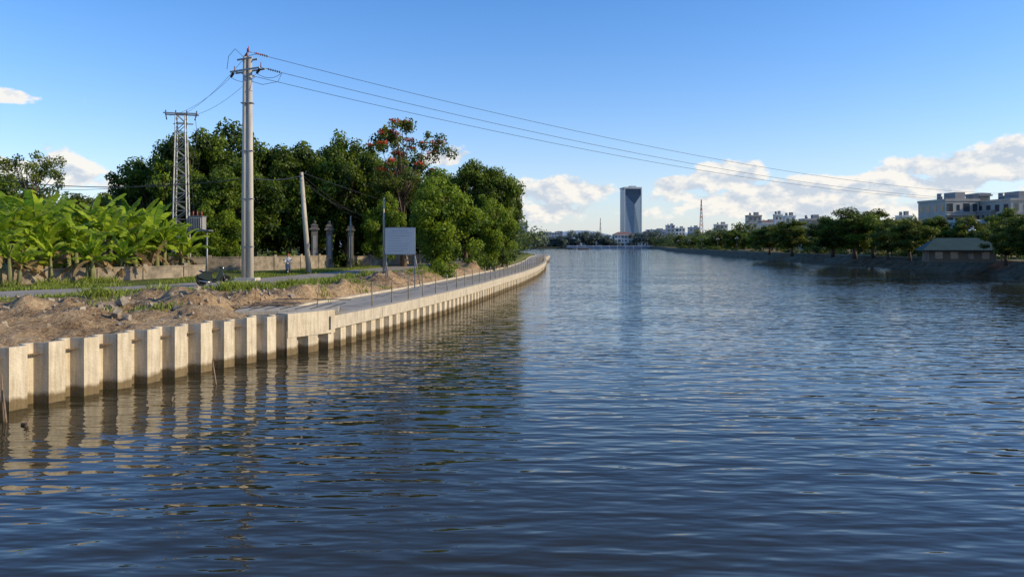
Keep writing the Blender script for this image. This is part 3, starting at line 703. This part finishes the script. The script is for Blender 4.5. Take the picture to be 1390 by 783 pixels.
tufts('grass',pts[:3000],16,.20,M_grass,.3)
pts=[(random.gauss(mx,s),random.gauss(my,s)) for mx,my,s in ((-14.9,42,.8),(-13.3,44.5,.6),(-12,50,.8),(-11,57,.8),(-17.6,37.5,.5),(-16.2,44.2,.7),(-20.5,37.5,.6),(-12.4,46.5,.6),(-33,46,1.5),(-30,51,1.5),(-17.5,52,.5),(-14,60,.6)) for _ in range(24)]
pts=[p for p in pts if droad(*p)>2.9]
tufts('weeds',pts,24,.42,M_grass,.2)
# rubble
b=MB(); rd=random.Random(8)
spots=[(-12.2,35.2,1.1,70),(-14.5,32.5,1.2,60),(-17.5,31.5,1.3,60),(-11.2,38.5,1.2,40),(-20.5,33,2.5,50),(-15,38,3,40),(-9.8,45,1.5,30),(-8,58,3,30),(-16,27,2.5,60),(-20,28,3,60)]
for cx,cy,s,n in spots:
    for _ in range(n):
        x=rd.gauss(cx,s);y=rd.gauss(cy,s)
        if x>XL(y)-(.5 if y<31 else 4.5) or droad(x,y)<3: continue
        r=rd.uniform(.02,.08)*(2.6 if rd.random()<.12 else 1); z=hL(x,y)
        R=Matrix.Rotation(rd.random()*6,3,(rd.random(),rd.random(),rd.random()+.1))
        vs=[Vector((x,y,z+r*.2))+R@Vector((sx*r*rd.uniform(.5,1.3),sy*r*rd.uniform(.5,1.2),sz*r*rd.uniform(.3,.9))) for sz in(-1,1) for sx,sy in((-1,-1),(1,-1),(1,1),(-1,1))]
        b.add(vs,[(0,3,2,1),(4,5,6,7),(0,1,5,4),(1,2,6,5),(2,3,7,6),(3,0,4,7)],M_rock)
b.obj('rubble')
b=MB(); b.tube([(X(296,24),24,-.5),(X(287,24),24.1,.75)],[.035,.02],M_wood,6); b.tube([(X(6,19),19,-.3),(X(2,19),19,1.2)],[.04,.02],M_wood,6); b.tube([(X(10,18.8),18.8,-.3),(X(4,19),19,.8)],[.03,.02],M_wood,6)
b.tube([(X(30,18.6),18.6,.02),(X(45,18.6),18.4,.08),(X(36,18.6),18.5,.3)],[.04,.03,.015],M_wood,6); b.tube([(X(32,18.5),18.5,-.1),(X(40,18.5),18.5,.16)],[.06,.02],M_wood,6)
b.tube([(X(196,20),21.5,-.3),(X(200,20),21.5,.12)],[.04,.03],M_wood,6)
b.obj('driftwood')
b=MB()
for u,D,h in((152,36,.9),(430,34,1.1),(240,38,.8),(345,33,.9)): b.tube([(X(u,D),D,1.5),(X(u+3,D),D,1.8+h)],.02,M_wood,5)
b.obj('survey_stakes')

# ---------------------------------------------------------------- right bank
for i in range(64):
    y=118+ (i/64)**1.5*380+random.uniform(-4,4); x=float(XR(y))+random.uniform(9,26)
    h=random.uniform(5.0,9.5); m=(tA+[tBd,tB])[i%5]; rh={0:13,1:13,2:13,3:9,4:10}[i%5]; sc=h/rh; place(m,'riverside_tree',(x,y,2.1),random.random()*6,(sc*1.2,sc*1.2,sc))
for u,D,v,w in((1235,128,296,55),(1270,140,292,50),(1160,150,280,75),(1185,160,284,70),(1205,138,300,50),(1130,165,292,60),(1365,98,298,60),(1395,92,290,70),(1425,90,300,60),(1330,118,310,40),(1075,190,298,60),(1045,215,305,50)):
    tr(tBd if (u//5)%2 else tA[u%3],'riverside_tree',u,D,v,w,z0=2.1,refH=9 if (u//5)%2 else 13,refR=3.4 if (u//5)%2 else 4.8)
hedge('shrub',[(float(XR(86))+5,84),(float(XR(104))+5,104)],3.6,1.1,200,.3,M_leafA,z0=1.5,n=46,spread=1.2)
hedge('shrub',[(float(XR(y))+8,y) for y in (118,150,200,260,360,500)],1.6,.9,120,.36,M_leafC,z0=2,n=120,spread=1.5)
b=MB(); b.box((0,0,.9),(8.6,6,1.8),M_wood)
for x in(-3,-1,1,3): b.box((x,-3.03,1.0),(1.0,.06,1.0),M_glass)
v=[(-5.2,-3.9,1.8),(5.2,-3.9,1.8),(5.2,3.9,1.8),(-5.2,3.9,1.8),(-3,0,3.6),(3,0,3.6)]
b.add(v+[(p[0],p[1],p[2]-.12) for p in v[:4]],[(0,1,5,4),(1,2,5),(2,3,4,5),(3,0,4),(6,7,1,0),(7,8,2,1),(8,9,3,2),(9,6,0,3),(9,8,7,6)],M_greenroof)
for x in(-4.8,4.8): b.box((x,-3.6,.8),(.15,.15,1.7),M_wood)
b.obj('riverside_shed',(X(1300,112),112,1.9),-.35)
def lamp():
    b=MB(); b.tube([(0,0,0),(0,0,.8),(0,0,4.2)],[.12,.06,.045],M_dark,8); b.ell((0,0,4.45),(.22,.22,.25),M_lamp); b.tube([(0,0,4.6),(0,0,4.85)],[.42,.04],M_dark,10)
    for s in(-1,1): b.tube([(0,0,3.6),(s*.5,0,3.8),(s*.55,0,4.0)],.03,M_dark,6); b.ell((s*.55,0,4.15),(.16,.16,.18),M_lamp)
    return b.mesh('street_lamp')
lm=lamp()
for y in (125,140,156,174,195,220,250,285,325,370,420,480): place(lm,'street_lamp',(float(XR(y))+7,y,2.1),.4,1.15)
def building(name,u0,u1,topv,D,floors,bays,wm,depth=None,rz=0,roof=None,z0=2,balc=True,roofbits=True):
    w=(u1-u0)*D/F; h=Z(topv,D)-z0; dp=depth or w*.8; b=MB(); e=empty(name,(X((u0+u1)/2,D),D+dp/2,z0),rz)
    fh=h/floors; b.box((0,0,h/2),(w,dp,h),wm)
    b.obj('walls',parent=e); b=MB(); fr=MB()
    bw=w/bays; rd=random.Random(int(u0*7))
    for f in range(floors):
        zc=f*fh+fh*.52
        for k in range(bays):
            x=-w/2+bw*(k+.5); ww=bw*rd.choice((.35,.55,.75))
            b.box((x,-dp/2-.01,zc),(ww,.05,fh*rd.choice((.42,.55,.62))),M_glass); fr.box((x,-dp/2-.06,zc-fh*.33),(ww*1.15,.14,fh*.06),wm)
        nb=max(2,int(dp/bw))
        for k in range(nb):
            y=-dp/2+dp/nb*(k+.5)
            for s in(-1,1): b.box((s*(w/2+.01),y,zc),(.05,dp/nb*.5,fh*.5),M_glass)
        if balc and f%2==0: fr.box((0,-dp/2-.3,f*fh+fh*.98),(w+.3,.9,fh*.12),wm)
    b.obj('windows',parent=e)
    fr.box((0,0,h+.25),(w+.3,dp+.3,.5),wm)
    if roofbits: fr.box((w*.2,0,h+1.3),(w*.3,dp*.4,1.9),M_grey); fr.tube([(-w*.25,0,h+.5),(-w*.25,0,h+2)],.6,M_steel,10)
    fr.obj('ledges',parent=e)
    if roof:
        r=MB(); r.add([(-w/2-.6,-dp/2-.6,h+.52),(w/2+.6,-dp/2-.6,h+.52),(w/2+.6,dp/2+.6,h+.52),(-w/2-.6,dp/2+.6,h+.52),(-w/4,0,h+.52+w*.14),(w/4,0,h+.52+w*.14)],[(0,1,5,4),(1,2,5),(2,3,4,5),(3,0,4),(3,2,1,0)],roof); r.obj('roof',parent=e)
    return e
building('concrete_apartment_building',1280,1328,273,170,4,4,M_cream,depth=10,rz=.08)
building('concrete_apartment_building',1328,1344,265,176,5,1,M_grey,depth=5,roofbits=False)
building('white_house',1345,1374,288,165,4,3,M_grey,depth=9,roofbits=False)
building('white_house',1372,1420,272,160,4,3,M_cream,depth=12)
building('white_house',1300,1372,302,140,3,4,M_white,depth=6,rz=.1,roofbits=False)
building('white_house',1222,1238,294,300,4,2,M_white); building('white_house',1092,1118,298,330,3,3,M_cream); building('white_house',1052,1062,292,400,5,2,M_white); building('white_house',1016,1034,293,450,5,3,M_cream); building('white_house',1034,1056,303,420,3,3,M_white,roof=M_redroof); building('white_house',972,988,305,600,5,3,M_white)
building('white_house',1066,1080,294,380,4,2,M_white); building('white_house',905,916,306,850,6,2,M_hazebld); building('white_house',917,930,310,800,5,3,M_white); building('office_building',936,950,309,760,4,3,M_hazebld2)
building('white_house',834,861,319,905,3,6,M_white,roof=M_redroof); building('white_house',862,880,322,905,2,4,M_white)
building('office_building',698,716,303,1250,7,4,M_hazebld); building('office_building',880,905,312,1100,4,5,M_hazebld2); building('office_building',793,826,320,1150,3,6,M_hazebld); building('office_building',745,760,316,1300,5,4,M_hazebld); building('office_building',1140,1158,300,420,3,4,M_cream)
for k in range(26):
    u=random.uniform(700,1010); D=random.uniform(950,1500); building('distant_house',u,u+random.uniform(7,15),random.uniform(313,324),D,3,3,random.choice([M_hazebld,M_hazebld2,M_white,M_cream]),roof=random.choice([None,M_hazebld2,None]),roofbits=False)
def tower():
    D=1670; e=empty('glass_tower',(X(856,D),D,2),math.radians(8)); h=130; w=38; dp=36
    def gl(nm,c1,c2,mo):
        m,nt,bs=newmat(nm); N=nt.nodes; tc=N.new('ShaderNodeTexCoord'); br=N.new('ShaderNodeTexBrick'); mp=N.new('ShaderNodeMapping'); mp.inputs['Rotation'].default_value=(math.radians(90),0,0)
        L(nt,tc.outputs['Object'],mp.inputs[0]); L(nt,mp.outputs[0],br.inputs[0]); br.offset=0; br.inputs['Scale'].default_value=1; br.inputs['Brick Width'].default_value=3; br.inputs['Row Height'].default_value=3.9; br.inputs['Mortar Size'].default_value=.22
        br.inputs['Color1'].default_value=(*c1,1); br.inputs['Color2'].default_value=(*c2,1); br.inputs['Mortar'].default_value=(*mo,1); L(nt,br.outputs[0],bs.inputs['Base Color']); bs.inputs['Roughness'].default_value=.3; bs.inputs['Metallic'].default_value=.1; return m
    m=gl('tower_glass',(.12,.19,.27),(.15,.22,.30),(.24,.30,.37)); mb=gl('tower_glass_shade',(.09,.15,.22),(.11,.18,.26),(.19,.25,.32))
    m2=mat('tower_dark_glass',(.02,.045,.09),.4,.2,.1,metal=.0,spec=.2); m3=mat('tower_frame',(.40,.43,.46),.5,.1,.1)
    b=MB(); b.box((0,0,h*.48),(w,dp,h*.96),m); b.obj('shaft',parent=e)
    b=MB(); y=-dp/2
    b.add([(-w/2,y-.4,h*.97),(w/2,y-.4,h*.97),(w/2,y-.4,h*.88),(2,y-5,h*.70),(-w/2,y-.4,h*.88)],[(0,4,3,2,1)],m2)
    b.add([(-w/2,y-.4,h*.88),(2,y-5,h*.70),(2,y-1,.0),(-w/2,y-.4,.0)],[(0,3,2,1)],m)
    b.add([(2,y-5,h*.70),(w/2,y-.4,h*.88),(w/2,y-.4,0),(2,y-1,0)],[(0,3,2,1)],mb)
    b.obj('folded_facade',parent=e)
    b=MB(); b.box((0,0,h*.985),(w+2,dp+2,h*.03),m3); b.box((-w/2,y,h*.49),(1.8,1.8,h*.98),m3); b.box((w/2,y,h*.49),(2.2,2.2,h*.98),m3); b.box((0,-2,4),(w*1.5,dp*1.4,9),m3); b.box((4,0,h*1.0+1.5),(14,14,4),m3); b.obj('frame',parent=e)
tower()
def mast(name,u,D,topv,w0):
    h=Z(topv,D)-2; b=MB(); mr_=mat('mast_red',(.35,.16,.14),.6,.1,1)
    n=12
    for i in range(n):
        a,c=i/n,(i+1)/n; wa,wc=w0*(1-a*.9),w0*(1-c*.9); mm=mr_ if i%2 else M_hazebld
        for sx in(-1,1):
            for sy in(-1,1): b.tube([(sx*wa,sy*wa,a*h),(sx*wc,sy*wc,c*h)],.26,mm,4,False)
            b.tube([(-wa,sx*wa,a*h),(wc,sx*wc,c*h)],.14,mm,4,False); b.tube([(wa,sx*wa,a*h),(-wc,sx*wc,c*h)],.14,mm,4,False)
    b.obj(name,(X(u,D),D,2))
mast('radio_mast',952,900,271,2.8); mast('radio_mast',815,1300,296,2.2)
def band(name,pts,matl,h,n,rad,ls,per=120,spread=6): return hedge(name,pts,h,rad,per,ls,matl,z0=2,n=n,spread=spread)
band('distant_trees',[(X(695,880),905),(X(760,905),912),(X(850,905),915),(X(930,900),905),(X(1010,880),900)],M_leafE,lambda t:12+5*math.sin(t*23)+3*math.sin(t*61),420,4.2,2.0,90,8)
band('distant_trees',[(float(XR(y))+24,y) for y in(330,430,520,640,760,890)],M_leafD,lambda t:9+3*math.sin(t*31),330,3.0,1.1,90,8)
band('distant_trees',[(110,180),(125,260),(150,380)],M_leafD,8,160,2.6,.9,90,7)
band('distant_trees',[(float(XL(y))-14,y) for y in (150,200,260,340,500,700,890)],M_leafD,lambda t:6+2*math.sin(t*31),300,2.6,.9,90,5)
band('distant_trees',[(-300,260),(-200,240),(-110,230),(-60,220)],M_leafD,9,260,3.2,1.2,90,6)
b=MB()
b.box((X(838,880),882,1.0),(120,3,2.6),M_hazebld2); b.box((X(838,880),880,2.9),(120,.6,.7),M_hazebld)
for k in range(13): b.box((X(838,880)-57+k*9.5,880.2,2.0),(1,.9,3.4),M_hazebld)
b.obj('quay_wall')
def boat(u,D,rz,L_=9):
    b=MB(); n=10; vs=[]
    for i in range(n+1):
        t=i/n*2-1; w=1.3*(1-abs(t)**2.6)+.03; zt=.7+.5*abs(t)**3; vs+=[(t*L_/2,-w,zt),(t*L_/2*.92,0,-.3),(t*L_/2,w,zt)]
    fs=[(i*3+k,(i+1)*3+k,(i+1)*3+k+1,i*3+k+1) for i in range(n) for k in(0,1)]+[(i*3,i*3+2,(i+1)*3+2,(i+1)*3) for i in range(n)]
    b.add(vs,fs,M_wood); b.box((-.6,0,1.3),(L_*.42,1.7,1.1),M_grey); b.box((-.6,0,1.9),(L_*.5,2.1,.1),M_hazebld2)
    b.obj('moored_boat',(X(u,D),D,0),rz)
boat(792,700,.1,12); boat(775,760,-.1,12)
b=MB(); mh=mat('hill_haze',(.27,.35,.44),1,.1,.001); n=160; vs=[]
for i in range(n+1):
    x=-6000+12000*i/n; h=60+120*max(0,mn.fractal(Vector((x*.0006,2.2,0)),1,2,4))+120*math.exp(-((x-850)/420)**2)+60*math.exp(-((x-2200)/700)**2)
    vs+=[(x,9000,0),(x,9300,h),(x,10500,0)]
b.add(vs,[(i*3+k,(i+1)*3+k,(i+1)*3+k+1,i*3+k+1) for i in range(n) for k in(0,1)],mh,True); b.obj('hills')

# ---------------------------------------------------------------- sun, sky, clouds
EL=math.radians(23); AZ=math.radians(-6)
sd=Vector((math.cos(EL)*math.cos(AZ),math.cos(EL)*math.sin(AZ),math.sin(EL)))
sl=bpy.data.lights.new('sun','SUN'); sl.energy=5.0; sl.angle=math.radians(.5); sl.color=(1,.84,.57)
so=bpy.data.objects.new('sun',sl); S.collection.objects.link(so); so.rotation_euler=sd.to_track_quat('Z','Y').to_euler(); so.location=(0,0,60)
W=bpy.data.worlds.new('World'); S.world=W; W.use_nodes=True; nt=W.node_tree; N=nt.nodes; bg=N['Background']
sky=N.new('ShaderNodeTexSky'); sky.sky_type='NISHITA'; sky.sun_disc=False; sky.sun_elevation=EL; sky.sun_rotation=math.radians(90)-AZ
sky.air_density=1.0; sky.dust_density=.2; sky.ozone_density=3.0; sky.altitude=0
tc=N.new('ShaderNodeTexCoord'); sp=N.new('ShaderNodeSeparateXYZ'); L(nt,tc.outputs['Generated'],sp.inputs[0])
def M(op,a,b=None,c=None):
    q=N.new('ShaderNodeMath'); q.operation=op
    for i,x in enumerate((a,b,c)):
        if x is None: continue
        if isinstance(x,(int,float)): q.inputs[i].default_value=x
        else: L(nt,x,q.inputs[i])
    return q.outputs[0]
az=M('ARCTAN2',sp.outputs[0],sp.outputs[1]); el=M('ARCSINE',sp.outputs[2])
clouds=[(-2,128,90,10,.8),(50,131,40,6,.6),(15,225,110,30,1.0),(110,240,70,24,.9),(590,212,50,18,.95),(750,262,80,24,1.15),(740,288,160,20,.95),(815,258,45,12,.8),(990,240,48,22,1.4),(935,250,50,12,1.0),(1060,268,160,26,1.1),(1150,284,190,18,1.0),(1340,226,120,22,1.4),(1440,212,120,26,1.2),(1240,252,110,22,1.2),(1600,225,200,40,.9),(1900,200,300,50,.8),(-300,230,200,40,.8),(-700,220,200,50,.8)]
acc=None
for u,v,su,sv,w in clouds:
    a0=math.atan((u-695)/F); e0=math.atan((332-v)/F*math.cos(a0)); sa_=su/F; se=sv/F
    dx=M('MULTIPLY',M('SUBTRACT',az,a0),1/sa_); dy=M('MULTIPLY',M('SUBTRACT',el,e0),1/se)
    g=M('MULTIPLY',M('EXPONENT',M('MULTIPLY',M('ADD',M('MULTIPLY',dx,dx),M('MULTIPLY',dy,dy)),-1.0)),w)
    acc=g if acc is None else M('MAXIMUM',acc,g)
def cn(off,sc=20,det=9):
    mp=N.new('ShaderNodeMapping'); mp.inputs['Scale'].default_value=(1,1,1.7); mp.inputs['Location'].default_value=off; L(nt,tc.outputs['Generated'],mp.inputs[0])
    n=N.new('ShaderNodeTexNoise'); n.inputs['Scale'].default_value=sc; n.inputs['Detail'].default_value=det; n.inputs['Roughness'].default_value=.58; L(nt,mp.outputs[0],n.inputs[0]); return n.outputs[0]
n1=cn((0,0,0)); n2=cn((.009,0,.016))
den=M('ADD',acc,M('MULTIPLY',M('MULTIPLY',M('SUBTRACT',n1,.5),2.8),M('MINIMUM',M('MULTIPLY',acc,2.2),1.0)))
mr=N.new('ShaderNodeMapRange'); mr.interpolation_type='SMOOTHSTEP'; mr.inputs['From Min'].default_value=.44; mr.inputs['From Max'].default_value=.74; mr.inputs['To Max'].default_value=.92; L(nt,den,mr.inputs['Value'])
sh=N.new('ShaderNodeMapRange'); sh.inputs['From Min'].default_value=-.09; sh.inputs['From Max'].default_value=.07; L(nt,M('SUBTRACT',n1,n2),sh.inputs['Value'])
cr=N.new('ShaderNodeMixRGB'); cr.inputs[1].default_value=(3.9,4.35,5.0,1); cr.inputs[2].default_value=(6.6,6.3,5.8,1); L(nt,sh.outputs[0],cr.inputs[0])
hz=M('MULTIPLY',M('EXPONENT',M('MULTIPLY',M('ABSOLUTE',el),-10.5)),.75)
hm=N.new('ShaderNodeMixRGB'); L(nt,hz,hm.inputs[0]); hm.inputs[2].default_value=(3.6,4.3,5.1,1)
hs=N.new('ShaderNodeHueSaturation'); hs.inputs['Saturation'].default_value=1.28; hs.inputs['Value'].default_value=1.42; L(nt,sky.outputs[0],hs.inputs['Color'])
tm=N.new('ShaderNodeMixRGB'); tm.blend_type='MULTIPLY'; tm.inputs[0].default_value=1; tm.inputs[2].default_value=(.97,.88,1.0,1); L(nt,hs.outputs[0],tm.inputs[1]); L(nt,tm.outputs[0],hm.inputs[1])
cm=N.new('ShaderNodeMixRGB'); L(nt,mr.outputs[0],cm.inputs[0]); L(nt,hm.outputs[0],cm.inputs[1]); L(nt,cr.outputs[0],cm.inputs[2])
L(nt,cm.outputs[0],bg.inputs['Color']); bg.inputs['Strength'].default_value=.15

# ---------------------------------------------------------------- camera
cd=bpy.data.cameras.new('camera'); cd.sensor_width=36; cd.lens=F/1390*36; cd.shift_y=-(391.5-332)/1390; cd.clip_end=30000; cd.clip_start=.1
co=bpy.data.objects.new('camera',cd); S.collection.objects.link(co); co.location=(0,0,CH); co.rotation_euler=(math.radians(90),0,0); S.camera=co
